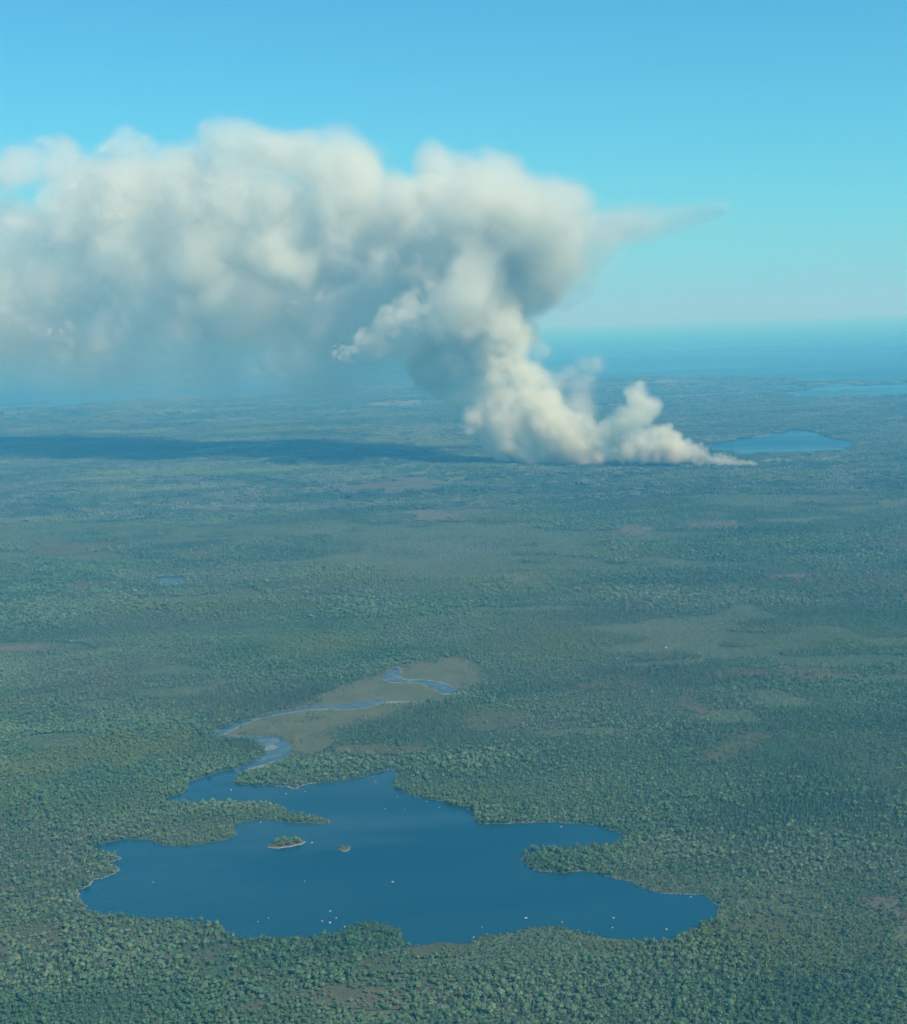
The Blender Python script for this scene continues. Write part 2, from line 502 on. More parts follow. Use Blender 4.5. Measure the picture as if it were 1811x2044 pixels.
M_LAND = land_material()
M_LAKE = water_material('lake_water', (0.005, 0.056, 0.092), spec=0.65)
M_POND = water_material('pond_water', (0.006, 0.05, 0.10), 0.2, 0.4, 1.5, 400, 0.12)
M_STREAM = water_material('stream_water', (0.02, 0.07, 0.11), 0.15, 0.35, 0.8, 60, 0.5, (0.10, 0.15, 0.15))
M_SEA = water_material('sea_water', (0.006, 0.030, 0.085), 0.25, 0.4, 2.0, 2500, 0.10)
M_MARSH = patch_material('marsh_grass', (0.118, 0.138, 0.080), (0.088, 0.112, 0.066), 45)
M_SAND = patch_material('sand', (0.36, 0.35, 0.29), (0.28, 0.28, 0.23), 60)
M_BANK = patch_material('pale_bank', (0.24, 0.27, 0.23), (0.12, 0.145, 0.10), 11)
M_CLEAR = [patch_material('bog_olive', (0.070, 0.095, 0.055), (0.095, 0.110, 0.065), 50),
           patch_material('bog_tan', (0.115, 0.115, 0.075), (0.085, 0.098, 0.062), 50),
           patch_material('bog_rust', (0.140, 0.132, 0.100), (0.110, 0.116, 0.085), 50),
           patch_material('barren_green', (0.115, 0.150, 0.075), (0.090, 0.115, 0.065), 80),
           patch_material('pale_barren_and_sunlit_gap', (0.170, 0.185, 0.140), (0.130, 0.150, 0.110), 80)]


def sheet(name, poly, z, mat, label=None):
    me = bpy.data.meshes.new(name)
    from mathutils.geometry import tessellate_polygon
    v = [Vector((float(a), float(b), 0)) for a, b in poly]
    tri = tessellate_polygon([v])
    me.from_pydata([(a.x, a.y, z) for a in v], [], [tuple(t) for t in tri])
    me.update()
    # all faces up
    if len(me.polygons) and sum(p.normal.z * p.area for p in me.polygons) < 0:
        me.flip_normals()
    return tag(link(name, me, mat), label, kind='structure')


# ------------------------------------------------------------------ ground
def ground():
    ys = np.concatenate([np.linspace(-5000, 500, 12)[:-1], np.geomspace(500, 22000, 330), [40000, 90000, 156000]])
    u = np.linspace(-1, 1, 261)
    V, NX = [], len(u)
    for y in ys:
        half = max(2600, 1.0 * y + 900) if y > 0 else 4000
        half = min(half, 30000) if y < 23000 else 88000
        V.append(np.stack([u * half * (0.45 + 0.55 * u * u), np.full(NX, y)], 1))
    P = np.concatenate(V)
    z = relief(P)
    me = bpy.data.meshes.new('ground')
    idx = np.arange(len(P)).reshape(len(ys), NX)
    q = np.stack([idx[:-1, :-1], idx[:-1, 1:], idx[1:, 1:], idx[1:, :-1]], -1).reshape(-1, 4)
    me.vertices.add(len(P))
    me.vertices.foreach_set('co', np.column_stack([P, z]).astype(np.float32).ravel())
    me.loops.add(q.size)
    me.loops.foreach_set('vertex_index', q.ravel().astype(np.int32))
    me.polygons.add(len(q))
    me.polygons.foreach_set('loop_start', np.arange(0, q.size, 4, dtype=np.int32))
    me.update(calc_edges=True)
    at = me.attributes.new('open', 'FLOAT', 'POINT')
    at.data.foreach_set('value', openness(P).astype(np.float32))
    me.shade_smooth()
    tag(link('ground', me, M_LAND), 'dark forest floor between the trees reaching to the coast', kind='structure')


ground()
sheet('lake', lake_p, 0.30, M_LAKE, 'deep blue lake with wooded points and small islets')
for p in islet_p: pass
sheet('marsh', marsh_p, 0.10, M_MARSH, 'tan grass marsh on both sides of the winding stream')
for p in reach_p:
    sheet('stream', p, 0.22, M_STREAM, 'pale blue winding stream through the tan marsh')
for k, p in enumerate(BANKS):
    sheet('stream_bank', ground_poly(p, 0.05, 2, 200 + k), 0.16 if k < 2 else 0.26, M_BANK)
sheet('pond', pond_p, 0.6, M_POND, 'blue lake beyond the right end of the fire line')
sheet('pond', tarn_p, 0.5, M_STREAM, 'small pale pond in the forest at left')
sheet('sand_shore', ground_poly(POND_SAND, 0.05, 2, 220), 0.7, M_SAND)
for p in lagoon_p:
    sheet('lagoon', p, 0.8, M_POND)
for k, p in enumerate(LAGOON_ISLES):
    sheet('lagoon_isle', ground_poly(p, 0.08, 2, 230 + k), 1.6, M_LAND)
sheet('sea', sea_far, 1.0, M_SEA, 'blue open sea reaching the hazy horizon')
for k, p in enumerate(BEACH):
    sheet('beach', ground_poly(p, 0.03, 2, 240 + k), 2.2, M_SAND)
sheet('headland', ground_poly(SPIT, 0.06, 2, 250), 3.0, M_LAND, 'thin dark strip of land in the sea at far left')


def draped(name, poly, mat, lift):
    """a patch of open ground that follows the relief, as a fine triangulated grid cut to the outline"""
    lo, hi = poly.min(0), poly.max(0)
    span = hi - lo
    nx = int(np.clip(span[0] / 9, 24, 150)); nyy = int(np.clip(span[1] / 9, 16, 150))
    gx, gy = np.linspace(lo[0], hi[0], nx), np.linspace(lo[1], hi[1], nyy)
    X, Y = np.meshgrid(gx, gy)
    P = np.column_stack([X.ravel(), Y.ravel()])
    ins = inside(P, poly).reshape(X.shape)
    keep = ins[:-1, :-1] | ins[1:, 1:]
    idx = np.arange(X.size).reshape(X.shape)
    q = np.stack([idx[:-1, :-1], idx[:-1, 1:], idx[1:, 1:], idx[1:, :-1]], -1)[keep]
    used, inv = np.unique(q, return_inverse=True)
    if len(used) == 0: return
    Z = relief(P[used]) + lift
    me = bpy.data.meshes.new(name)
    me.from_pydata(np.column_stack([P[used], Z]).tolist(), [], inv.reshape(-1, 4).tolist())
    tag(link(name, me, mat), kind='structure')


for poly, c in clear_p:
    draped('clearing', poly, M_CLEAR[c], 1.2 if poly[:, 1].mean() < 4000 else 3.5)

# ------------------------------------------------------------------ trees
def foliage_material(name, stops, patch=0.35):
    m, t, out = newmat(name)
    n = N(t)
    oi = n.n('ShaderNodeObjectInfo')
    geo = n.n('ShaderNodeNewGeometry')
    loc = oi.outputs['Location']
    wide = n.n('ShaderNodeMapping')
    wide.inputs['Scale'].default_value = (0.45, 1.0, 1.0)
    n.l(loc, wide.inputs['Vector'])
    pt = n.noise(wide.outputs[0], 1 / 240, 4, 0.65, 0.5)
    pt2 = n.noise(loc, 1 / 45, 2, 0.5)
    f = n.math('ADD', n.math('MULTIPLY', oi.outputs['Random'], 0.50), n.math('MULTIPLY', geo.outputs['Random Per Island'], 0.30))
    f = n.math('ADD', f, n.math('MULTIPLY', n.math('SUBTRACT', pt, 0.5), 7.0 * patch))
    f = n.math('ADD', f, n.math('MULTIPLY', n.math('SUBTRACT', pt2, 0.5), 1.2 * patch))
    c = n.ramp(n.math('ADD', f, 0.12, True), stops)
    # stands of fresh yellow-green growth
    yg = n.maprange(n.noise(wide.outputs[0], 1 / 420, 3, 0.55), 0.54, 0.68)
    c = n.mix(n.math('MULTIPLY', yg, 0.75), c, (0.135, 0.190, 0.065))
    for px, py, rad in ((190, 1500, 95), (60, 1540, 70), (320, 1490, 80), (1010, 1165, 230), (850, 1150, 200), (1120, 1285, 170), (690, 1150, 200), (640, 1290, 120)):
        dv = n.n('ShaderNodeVectorMath', operation='DISTANCE')
        n.l(loc, dv.inputs[0])
        dv.inputs[1].default_value = (*gp(px, py), 0)
        k = n.maprange(n.math('ADD', dv.outputs['Value'], n.math('MULTIPLY', n.math('SUBTRACT', pt2, 0.5), 160.0)), rad * 0.35, rad * 1.15, 0.7, 0.0)
        c = n.mix(k, c, (0.150, 0.205, 0.070))
    d = n.n('ShaderNodeBsdfDiffuse')
    n.l(c, d.inputs['Color'])
    n.l(d.outputs[0], out.inputs['Surface'])
    return m


M_LEAF = foliage_material('broadleaf_foliage', [(0.0, (0.048, 0.120, 0.064)), (0.35, (0.080, 0.170, 0.086)), (0.65, (0.118, 0.208, 0.108)), (1.0, (0.178, 0.250, 0.152))])
M_SPRUCE = foliage_material('spruce_needles', [(0.0, (0.028, 0.070, 0.046)), (0.5, (0.048, 0.108, 0.066)), (1.0, (0.074, 0.140, 0.080))], 0.2)
M_BARE = foliage_material('bare_twigs', [(0.0, (0.085, 0.105, 0.080)), (0.5, (0.150, 0.170, 0.135)), (1.0, (0.250, 0.265, 0.225))], 0.2)
M_STAND = foliage_material('shade_darkened_distant_foliage', [(0.0, (0.030, 0.066, 0.052)), (0.35, (0.054, 0.096, 0.070)), (0.65, (0.086, 0.124, 0.094)), (1.0, (0.135, 0.162, 0.132))])  # leaf colours darkened to stand in for shade between distant crowns
mb, tb, ob = newmat('bark')
nb = N(tb)
db = nb.n('ShaderNodeBsdfDiffuse')
gb = nb.n('ShaderNodeNewGeometry')
nb.l(nb.mix(nb.noise(gb.outputs['Position'], 1.5, 3), (0.06, 0.05, 0.04), (0.16, 0.14, 0.12)), db.inputs['Color'])
nb.l(db.outputs[0], ob.inputs['Surface'])
M_BARK = mb

ICO_V = []
_g = (1 + 5 ** 0.5) / 2
for a in (-1, 1):
    for b in (-_g, _g):
        ICO_V += [(0, a, b), (a, b, 0), (b, 0, a)]
ICO_V = np.array(ICO_V, float); ICO_V /= np.linalg.norm(ICO_V[0])
ICO_F = [f for f in __import__('itertools').combinations(range(12), 3)
         if all(np.linalg.norm(ICO_V[f[i]] - ICO_V[f[j]]) < 1.1 for i, j in ((0, 1), (1, 2), (0, 2)))]
ICO_F = [f if np.dot(np.cross(ICO_V[f[1]] - ICO_V[f[0]], ICO_V[f[2]] - ICO_V[f[0]]), ICO_V[f[0]]) > 0 else (f[0], f[2], f[1]) for f in ICO_F]


class Soup:
    def __init__(s): s.v, s.f, s.m = [], [], []
    def add(s, v, f, m=0):
        b = len(s.v)
        s.v += [tuple(map(float, p)) for p in v]
        s.f += [tuple(i + b for i in q) for q in f]
        s.m += [m] * len(f)
    def lump(s, r, c, rad, jag=0.35, m=0):
        v = ICO_V * (1 + r.uniform(-jag, jag, (12, 1)))
        q = r.normal(size=(3, 3)); q, _ = np.linalg.qr(q)
        s.add(v @ q * np.array(rad) + np.array(c), ICO_F, m)
    def leaf(s, r, c, size, m=0):
        a, b = r.normal(size=3), r.normal(size=3)
        a /= np.linalg.norm(a); b -= a * (a @ b); b /= np.linalg.norm(b)
        c = np.array(c)
        s.add([c - a * size, c + b * size * 0.7, c + a * size, c - b * size * 0.6], [(0, 1, 2, 3)], m)
    def trunk(s, p0, p1, r0, r1, m=1, k=5):
        p0, p1 = np.array(p0, float), np.array(p1, float)
        ring = [(math.cos(2 * math.pi * i / k), math.sin(2 * math.pi * i / k), 0) for i in range(k)]
        v = [p0 + np.array(q) * r0 for q in ring] + [p1 + np.array(q) * r1 for q in ring]
        s.add(v, [(i, (i + 1) % k, k + (i + 1) % k, k + i) for i in range(k)], m)
    def mesh(s, name, mats):
        me = bpy.data.meshes.new(name)
        me.from_pydata(s.v, [], s.f)
        for m in mats: me.materials.append(m)
        me.polygons.foreach_set('material_index', s.m)
        me.update()
        return me


def broadleaf(seed, bare=False):
    r = np.random.default_rng(seed)
    s = Soup()
    h, cr = r.uniform(6.0, 7.6), r.uniform(2.3, 2.9)
    s.trunk((0, 0, -0.6), (r.uniform(-.2, .2), r.uniform(-.2, .2), h * 0.62), 0.22, 0.10)
    mid = np.array([0, 0, h * 0.60])
    for k in range(5):
        a = 2 * math.pi * (k + r.uniform(0, .6)) / 5
        e = mid + np.array([math.cos(a) * cr * 0.65, math.sin(a) * cr * 0.65, r.uniform(0.1, 1.5)])
        s.trunk(mid - (0, 0, r.uniform(0, 1.2)), e, 0.09, 0.03, k=3)
        if not bare: s.lump(r, e, np.array([1, 1, .8]) * cr * r.uniform(0.36, 0.52))
    if not bare:
        s.lump(r, mid + (0, 0, h * 0.18), np.array([1, 1, .9]) * cr * 0.62)
    for k in range(70 if not bare else 90):
        d = r.normal(size=3); d /= np.linalg.norm(d)
        if d[2] < -0.5: d[2] *= -1
        q = (r.uniform(0.75, 1.12) if not bare else r.uniform(0.35, 0.95))
        s.leaf(r, mid + (0, 0, 0.4) + d * np.array([cr, cr, h * 0.36]) * q, r.uniform(0.35, 0.75) if not bare else r.uniform(0.28, 0.55))
    return s


def spruce(seed):
    r = np.random.default_rng(seed)
    s = Soup()
    h, cr = r.uniform(7.5, 10.0), r.uniform(1.5, 1.9)
    s.trunk((0, 0, -0.6), (0, 0, h * 0.9), 0.2, 0.04)
    tiers = 7
    for k in range(tiers):
        z = 0.9 + (h - 0.9) * k / tiers
        rad = cr * (1 - k / (tiers + 0.3)) * r.uniform(0.85, 1.15)
        top = z + (h - 0.9) / tiers * 1.9
        n = 9
        v = [(0, 0, min(top, h + .3))]
        for i in range(n):
            a = 2 * math.pi * (i + r.uniform(-.3, .3)) / n
            q = rad * (r.uniform(0.95, 1.25) if i % 2 else r.uniform(0.5, 0.75))
            v.append((math.cos(a) * q, math.sin(a) * q, z + r.uniform(-.25, .25) + (0 if i % 2 else .35)))
        s.add(v, [(0, 1 + i, 1 + (i + 1) % n) for i in range(n)])
    return s


def clump(seed, frac):
    """a stand of trees about thirty metres across, for the middle distance"""
    r = np.random.default_rng(seed)
    s = Soup()
    for k in range(26):
        a, q = r.uniform(0, 2 * math.pi), 13.5 * math.sqrt(r.uniform(0, 1))
        x, y = math.cos(a) * q, math.sin(a) * q
        if r.uniform() < frac:
            h = r.uniform(7, 11)
            n = 6
            v = [(x, y, h)] + [(x + math.cos(2 * math.pi * i / n) * r.uniform(1.3, 2.3), y + math.sin(2 * math.pi * i / n) * r.uniform(1.3, 2.3), r.uniform(.5, 1.6)) for i in range(n)]
            s.add(v, [(0, 1 + i, 1 + (i + 1) % n) for i in range(n)])
        else:
            h = r.uniform(4.5, 7.5)
            s.lump(r, (x, y, h * 0.6), (r.uniform(2.0, 3.2), r.uniform(2.0, 3.2), h * 0.45))
    return s


TREE_KINDS = []                                          # prototypes: tall leafy, bare, spruce
protos = bpy.data.collections.new('tree_shapes')         # kept out of the scene
def proto(name, soup, mats):
    o = bpy.data.objects.new(name, soup.mesh(name, mats))
    protos.objects.link(o)
    return o
LEAFY = [proto('a%d_broadleaf_tree' % k, broadleaf(100 + k), [M_LEAF, M_BARK]) for k in range(5)]
BARE = [proto('b%d_bare_tree' % k, broadleaf(200 + k, True), [M_BARE, M_BARK]) for k in range(3)]
SPRUCES = [proto('c%d_spruce_tree' % k, spruce(300 + k), [M_SPRUCE, M_BARK]) for k in range(4)]
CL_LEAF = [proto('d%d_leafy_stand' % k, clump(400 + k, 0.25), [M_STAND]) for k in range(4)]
CL_DARK = [proto('e%d_spruce_stand' % k, clump(500 + k, 0.8), [M_SPRUCE]) for k in range(4)]
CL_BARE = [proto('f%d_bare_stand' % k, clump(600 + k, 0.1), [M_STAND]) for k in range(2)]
ALLP = sorted(protos.objects, key=lambda o: o.name)
PI_ = {o.name: i for i, o in enumerate(ALLP)}


def is_open(P):
    op = openness(P)
    lim = np.interp(P[:, 1], [1500, 2100, 3200, 4300, 6000], [0.95, 0.62, 0.48, 0.50, 0.60])
    near_water = np.minimum(edge_dist(P, lake_p, 220), edge_dist(P, marsh_p, 220))
    lim = lim + 2.0 * (1 - sstep(70, 200, near_water))
    return op > lim


def land_points(y0, y1, step, half, seed, shore=1.0, jitter=0.75):
    r = np.random.default_rng(seed)
    ys = np.arange(y0, y1, step)
    pts = []
    for y in ys:
        w_ = half(y)
        xs = np.arange(-w_, w_, step)
        pts.append(np.column_stack([xs, np.full(len(xs), y)]))
    P = np.concatenate(pts)
    P = P + r.uniform(-0.5, 0.5, P.shape) * step * jitter * 1.4
    bad = np.zeros(len(P), bool)
    for poly in WATER:
        bad |= inside(P, poly)
    if shore > 0:
        bad |= edge_dist(P, lake_p, 30) < shore
        for poly in reach_p: bad |= edge_dist(P, poly, 30) < shore
    def open_ground(poly, fall, base):
        ins = inside(P, poly)
        d = edge_dist(P, poly, 60)
        ragged = n_e(P[:, 0], P[:, 1], 17) * 0.6 + n_c(P[:, 0], P[:, 1], 45) * 0.6
        keep = np.clip(base + np.exp(-d / fall) * (0.75 + 0.7 * ragged), 0, 1)
        drop = ins & (r.uniform(size=len(P)) > keep)
        drop |= (~ins) & (d < fall * 1.6) & (r.uniform(size=len(P)) < 0.30 + 0.4 * ragged)
        return drop
    bad |= open_ground(marsh_p, 6.0, 0.002)
    for poly, c in clear_p:
        bad |= open_ground(poly, (10.0 if poly[:, 1].mean() < 2200 else 20.0) if y0 < 4000 else 25.0, 0.05)
    # thinner, scrubby places
    bad |= is_open(P) & (r.uniform(size=len(P)) > (0.76 if y0 < 4000 else 0.30))
    return P[~bad]


def kinds_of(P, seed):
    r = np.random.default_rng(seed)
    x, y = P[:, 0], P[:, 1]
    con = 0.17 + 0.30 * n_e(x * 0.6, y, 260) + 0.22 * n_b(x, y, 80)
    for px, py, rad, a in ((880, 1420, 90, 0.6), (1060, 1370, 110, 0.5), (660, 1360, 60, 0.5), (1150, 1960, 130, 0.3), (560, 1900, 90, 0.25), (1650, 1560, 160, 0.2)):
        c = np.array(gp(px, py))
        d = np.hypot((x - c[0]), (y - c[1]) * 0.6)
        con = con + a * np.exp(-(d / rad) ** 2)
    con = np.clip(con, 0.05, 0.95)
    bar = np.clip(0.24 + 0.40 * n_c(x * 0.7, y, 210), 0.03, 0.7)
    u = r.uniform(size=len(P))
    k = np.where(u < con, 2, np.where(r.uniform(size=len(P)) < bar, 1, 0))
    return k


def scatter(name, groups, label, seed):
    """groups: list of (points xyz, prototype indices, scale, extra) joined into one instanced stand"""
    P = np.concatenate([g[0] for g in groups]); I = np.concatenate([g[1] for g in groups]); S = np.concatenate([g[2] for g in groups])
    r = np.random.default_rng(seed)
    me = bpy.data.meshes.new(name)
    me.vertices.add(len(P))
    me.vertices.foreach_set('co', P.astype(np.float32).ravel())
    a = me.attributes.new('pick', 'INT', 'POINT'); a.data.foreach_set('value', I.astype(np.int32))
    a = me.attributes.new('size', 'FLOAT_VECTOR', 'POINT'); a.data.foreach_set('vector', S.astype(np.float32).ravel())
    a = me.attributes.new('turn', 'FLOAT_VECTOR', 'POINT')
    tv = np.zeros((len(P), 3), np.float32); tv[:, 2] = r.uniform(0, 6.283, len(P)); tv[:, :2] = r.normal(0, 0.04, (len(P), 2))
    a.data.foreach_set('vector', tv.ravel())
    o = link(name, me)
    g = bpy.data.node_groups.new(name + '_spread', 'GeometryNodeTree')
    g.interface.new_socket('Geometry', in_out='INPUT', socket_type='NodeSocketGeometry')
    g.interface.new_socket('Geometry', in_out='OUTPUT', socket_type='NodeSocketGeometry')
    n = N(g)
    gi, go = n.n('NodeGroupInput'), n.n('NodeGroupOutput')
    ci = n.n('GeometryNodeCollectionInfo')
    ci.inputs['Collection'].default_value = protos
    ci.inputs['Separate Children'].default_value = True
    ci.inputs['Reset Children'].default_value = True
    ip = n.n('GeometryNodeInstanceOnPoints')
    n.l(gi.outputs[0], ip.inputs['Points'])
    n.l(ci.outputs[0], ip.inputs['Instance'])
    ip.inputs['Pick Instance'].default_value = True
    for nm, dt, sock in (('pick', 'INT', 'Instance Index'), ('size', 'FLOAT_VECTOR', 'Scale'), ('turn', 'FLOAT_VECTOR', 'Rotation')):
        na = n.n('GeometryNodeInputNamedAttribute', data_type=dt)
        na.inputs['Name'].default_value = nm
        n.l(na.outputs['Attribute'], ip.inputs[sock])
    n.l(ip.outputs[0], go.inputs[0])
    o.modifiers.new('spread', 'NODES').node_group = g
    tag(o, label, kind='stuff')
    return o


def pick(K, seed, table):
    r = np.random.default_rng(seed)
    out = np.zeros(len(K), int)
    for k, ob_ in enumerate(table):
        m = K == k
        ids = np.array([PI_[o.name] for o in ob_])
        out[m] = ids[r.integers(0, len(ids), m.sum())]
    return out


def sizes(P, seed, base=1.0):
    r = np.random.default_rng(seed)
    s = base * (0.95 + 0.20 * n_b(P[:, 0], P[:, 1], 110)) * np.clip(r.lognormal(-0.03, 0.30, len(P)), 0.45, 1.9)
    if P[:, 1].max() < 4400:
        s = np.where(is_open(P), s * 0.58, s)                # low scrub in the open places
    return np.column_stack([s * r.uniform(0.85, 1.15, len(P)), s * r.uniform(0.85, 1.15, len(P)), s])


near = land_points(1020, 2650, 3.4, lambda y: 0.365 * y + 120, 21)
mids = land_points(2650, 4300, 6.0, lambda y: 0.365 * y + 150, 22)
fars = land_points(4300, 9000, 15.0, lambda y: 0.37 * y + 250, 23, 0)
vast = land_points(9000, 14000, 42.0, lambda y: 0.37 * y + 300, 24, 0)
K_near, K_mid, K_far, K_vast = (kinds_of(p, 31 + i) for i, p in enumerate((near, mids, fars, vast)))


def in_frame(P):
    v = np.column_stack([P[:, 0], P[:, 1], np.full(len(P), 3.0 - H)]) @ CM
    return (v[:, 0] / -v[:, 2] * F + CX), (CY - v[:, 1] / -v[:, 2] * F)


# the trees nearest the camera are things of their own
fx, fy = in_frame(near)
vis = np.where((fx > 3) & (fx < 1808) & (fy < 2040))[0]
order = vis[np.argsort(-fy[vis])]
own = order[:262]
rest = np.ones(len(near), bool); rest[own] = False


def xyz(P): return np.column_stack([P, relief(P)])


def shrub_points(y0, y1, step, half, seed):
    r = np.random.default_rng(seed)
    out = []
    for poly in [p for p, c in clear_p] + [marsh_p]:
        lo, hi = poly.min(0), poly.max(0)
        if hi[1] < y0 or lo[1] > y1: continue
        m = int((hi[0] - lo[0]) * (hi[1] - lo[1]) / step ** 2)
        P = lo + r.uniform(size=(m, 2)) * (hi - lo)
        P = P[inside(P, poly)]
        t = 0.30 + 0.5 * n_e(P[:, 0] * .6, P[:, 1], 24) + 0.3 * n_c(P[:, 0], P[:, 1], 70) + 0.4 * np.exp(-edge_dist(P, poly, 60) / 15)
        if poly is marsh_p: t = t - 0.45
        P = P[r.uniform(size=len(P)) < t]
        for q in reach_p: P = P[~inside(P, q)]
        out.append(P)
    return np.concatenate(out)


scrub = shrub_points(1000, 4300, 4.0, None, 71)
K_scrub = np.where(np.random.default_rng(72).uniform(size=len(scrub)) < 0.25, 2, np.where(np.random.default_rng(73).uniform(size=len(scrub)) < 0.4, 1, 0))
T3, C3_ = (LEAFY, BARE, SPRUCES), (CL_LEAF, CL_BARE, CL_DARK)
s_far = sizes(fars, 43, 0.95); s_vast = sizes(vast, 44, 1.9); s_vast[:, 2] *= 0.6
forest = scatter('forest', [
    (xyz(near[rest]), pick(K_near[rest], 51, T3), sizes(near[rest], 41, 0.57)),
    (xyz(scrub) + (0, 0, 0.6), pick(K_scrub, 55, T3), sizes(scrub, 45, 0.40)),
    (xyz(mids), pick(K_mid, 52, T3), sizes(mids, 42, 0.9)),
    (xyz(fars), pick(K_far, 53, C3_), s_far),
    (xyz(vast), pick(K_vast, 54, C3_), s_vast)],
    'mixed forest of spruce, leafy and bare trees covering the land', 61)

KIND_WORDS = (('leafy_tree', 'rounded grey-green leafy tree', 'leafy trees'), ('bare_tree', 'pale grey bare-twigged tree', 'bare trees'), ('spruce_tree', 'dark pointed spruce tree', 'spruce trees'))
ZONES = ((160, 'in the bottom left corner of the photo'), (420, 'at the bottom edge below the western end of the lake'),
         (640, 'at the bottom edge below the western bay of the lake'), (860, 'at the bottom edge below the small near point of the lake'),
         (1120, 'at the bottom edge below the notch in the near shore'), (1380, 'at the bottom edge below the eastern arm of the lake'),
         (1620, 'at the bottom edge right of the eastern end of the lake'), (9999, 'in the bottom right corner of the photo'))


def edge_label(kind, px):
    z = next(t for lim, t in ZONES if px < lim)
    nm, one, many = KIND_WORDS[kind]
    return nm, one + ' ' + z, many + ' ' + z


ISL = [('leafy_tree', 'rounded leafy tree growing on the larger wooded islet in the lake', 'leafy trees on the larger islet'),
       ('bare_tree', 'pale bare tree growing on the larger wooded islet in the lake', 'bare trees on the larger islet'),
       ('spruce_tree', 'dark spruce growing on the larger wooded islet in the lake', 'spruce trees on the larger islet')]
tr = random.Random(17)


def single_tree(kind, p, lab, sc=1.0):
    ob_ = tr.choice(T3[kind])
    o = bpy.data.objects.new(lab[0], ob_.data)
    COL.objects.link(o)
    o.location = p
    o.rotation_euler = (tr.gauss(0, .04), tr.gauss(0, .04), tr.uniform(0, 6.28))
    s = sc * tr.uniform(0.62, 1.30)
    o.scale = (s * tr.uniform(.85, 1.15), s * tr.uniform(.85, 1.15), s)
    return tag(o, lab[1], 'tree', lab[2])


for i, p in zip(own, xyz(near[own])):
    single_tree(int(K_near[i]), [float(a) for a in p], edge_label(int(K_near[i]), fx[i]), 0.59)

# ------------------------------------------------------------------ islets, rocks
M_ROCK = patch_material('granite', (0.46, 0.46, 0.44), (0.34, 0.34, 0.32), 3)
M_STONE = patch_material('shore_granite', (0.30, 0.31, 0.28), (0.20, 0.21, 0.18), 3)
M_WET = patch_material('wet_granite', (0.05, 0.055, 0.05), (0.035, 0.04, 0.04), 2)
M_ISLET = patch_material('islet_scrub', (0.09, 0.10, 0.055), (0.13, 0.12, 0.08), 8)


def islet(poly, top, name, label):
    c = poly.mean(0)
    V, Fc = [], []
    n = len(poly)
    for k, (q, z) in enumerate(((1.0, 0.25), (0.94, 0.9), (0.70, top * 0.8), (0.35, top))):
        V += [(*(c + (p - c) * q), z) for p in poly]
    for k in range(3):
        for i in range(n):
            j = (i + 1) % n
            Fc.append((k * n + i, k * n + j, (k + 1) * n + j, (k + 1) * n + i))
    Fc.append(tuple(range(3 * n, 4 * n)))
    me = bpy.data.meshes.new(name)
    me.from_pydata([tuple(map(float, v)) for v in V], [], Fc)
    me.materials.append(M_ISLET); me.materials.append(M_STONE)
    for f in me.polygons:
        f.material_index = 1 if f.index < n else 0
    me.update()
    tag(link(name, me), label, kind='structure')


islet(islet_p[0], 1.8, 'islet', 'larger wooded islet in the lake below the wooded point')
islet(islet_p[1], 1.0, 'islet', 'tiny scrubby islet right of the larger one')
for k in range(34):
    q = islet_p[0]; c = q.mean(0)
    e = q[tr.randrange(len(q))]
    p = c + (e - c) * 0.86 * math.sqrt(tr.random())
    kd = tr.choices((0, 1, 2), (5, 2, 3))[0]
    single_tree(kd, (float(p[0]), float(p[1]), 1.0), ISL[kd], 0.8)
c = islet_p[1].mean(0)
for k, (dx, dy, kd) in enumerate(((-3, 1, 0), (1, -1, 1), (3.5, 1.5, 0))):
    single_tree(kd, (float(c[0] + dx), float(c[1] + dy), 0.7), [('shrub_tree', 'low grey-green shrub growing on the tiny scrubby islet', 'shrubs on the tiny islet'),
                                                              ('bare_shrub', 'pale bare shrub growing on the tiny scrubby islet', 'shrubs on the tiny islet')][kd], 0.42)


def boulder_mesh(seed, wet):
    import bmesh
    r = np.random.default_rng(seed)
    bm = bmesh.new()
    bmesh.ops.create_icosphere(bm, subdivisions=3, radius=1.0)
    ax = r.normal(size=(7, 3)); ax /= np.linalg.norm(ax, axis=1)[:, None]
    cut = r.uniform(0.62, 0.95, 7)
    for v in bm.verts:
        p = np.array(v.co)
        for a, c_ in zip(ax, cut):                       # broken facets
            d = p @ a
            if d > c_: p = p - a * (d - c_) * 0.9
        p *= 1 + 0.06 * math.sin(9 * p[0] + seed) * math.sin(8 * p[1]) + r.normal(0, 0.012)
        p[2] *= 0.72
        v.co = p
    me = bpy.data.meshes.new('boulder')
    bm.to_mesh(me); bm.free()
    me.materials.append(M_ROCK); me.materials.append(M_WET)
    for f in me.polygons:
        f.material_index = 1 if f.center.z < wet else 0
    return me


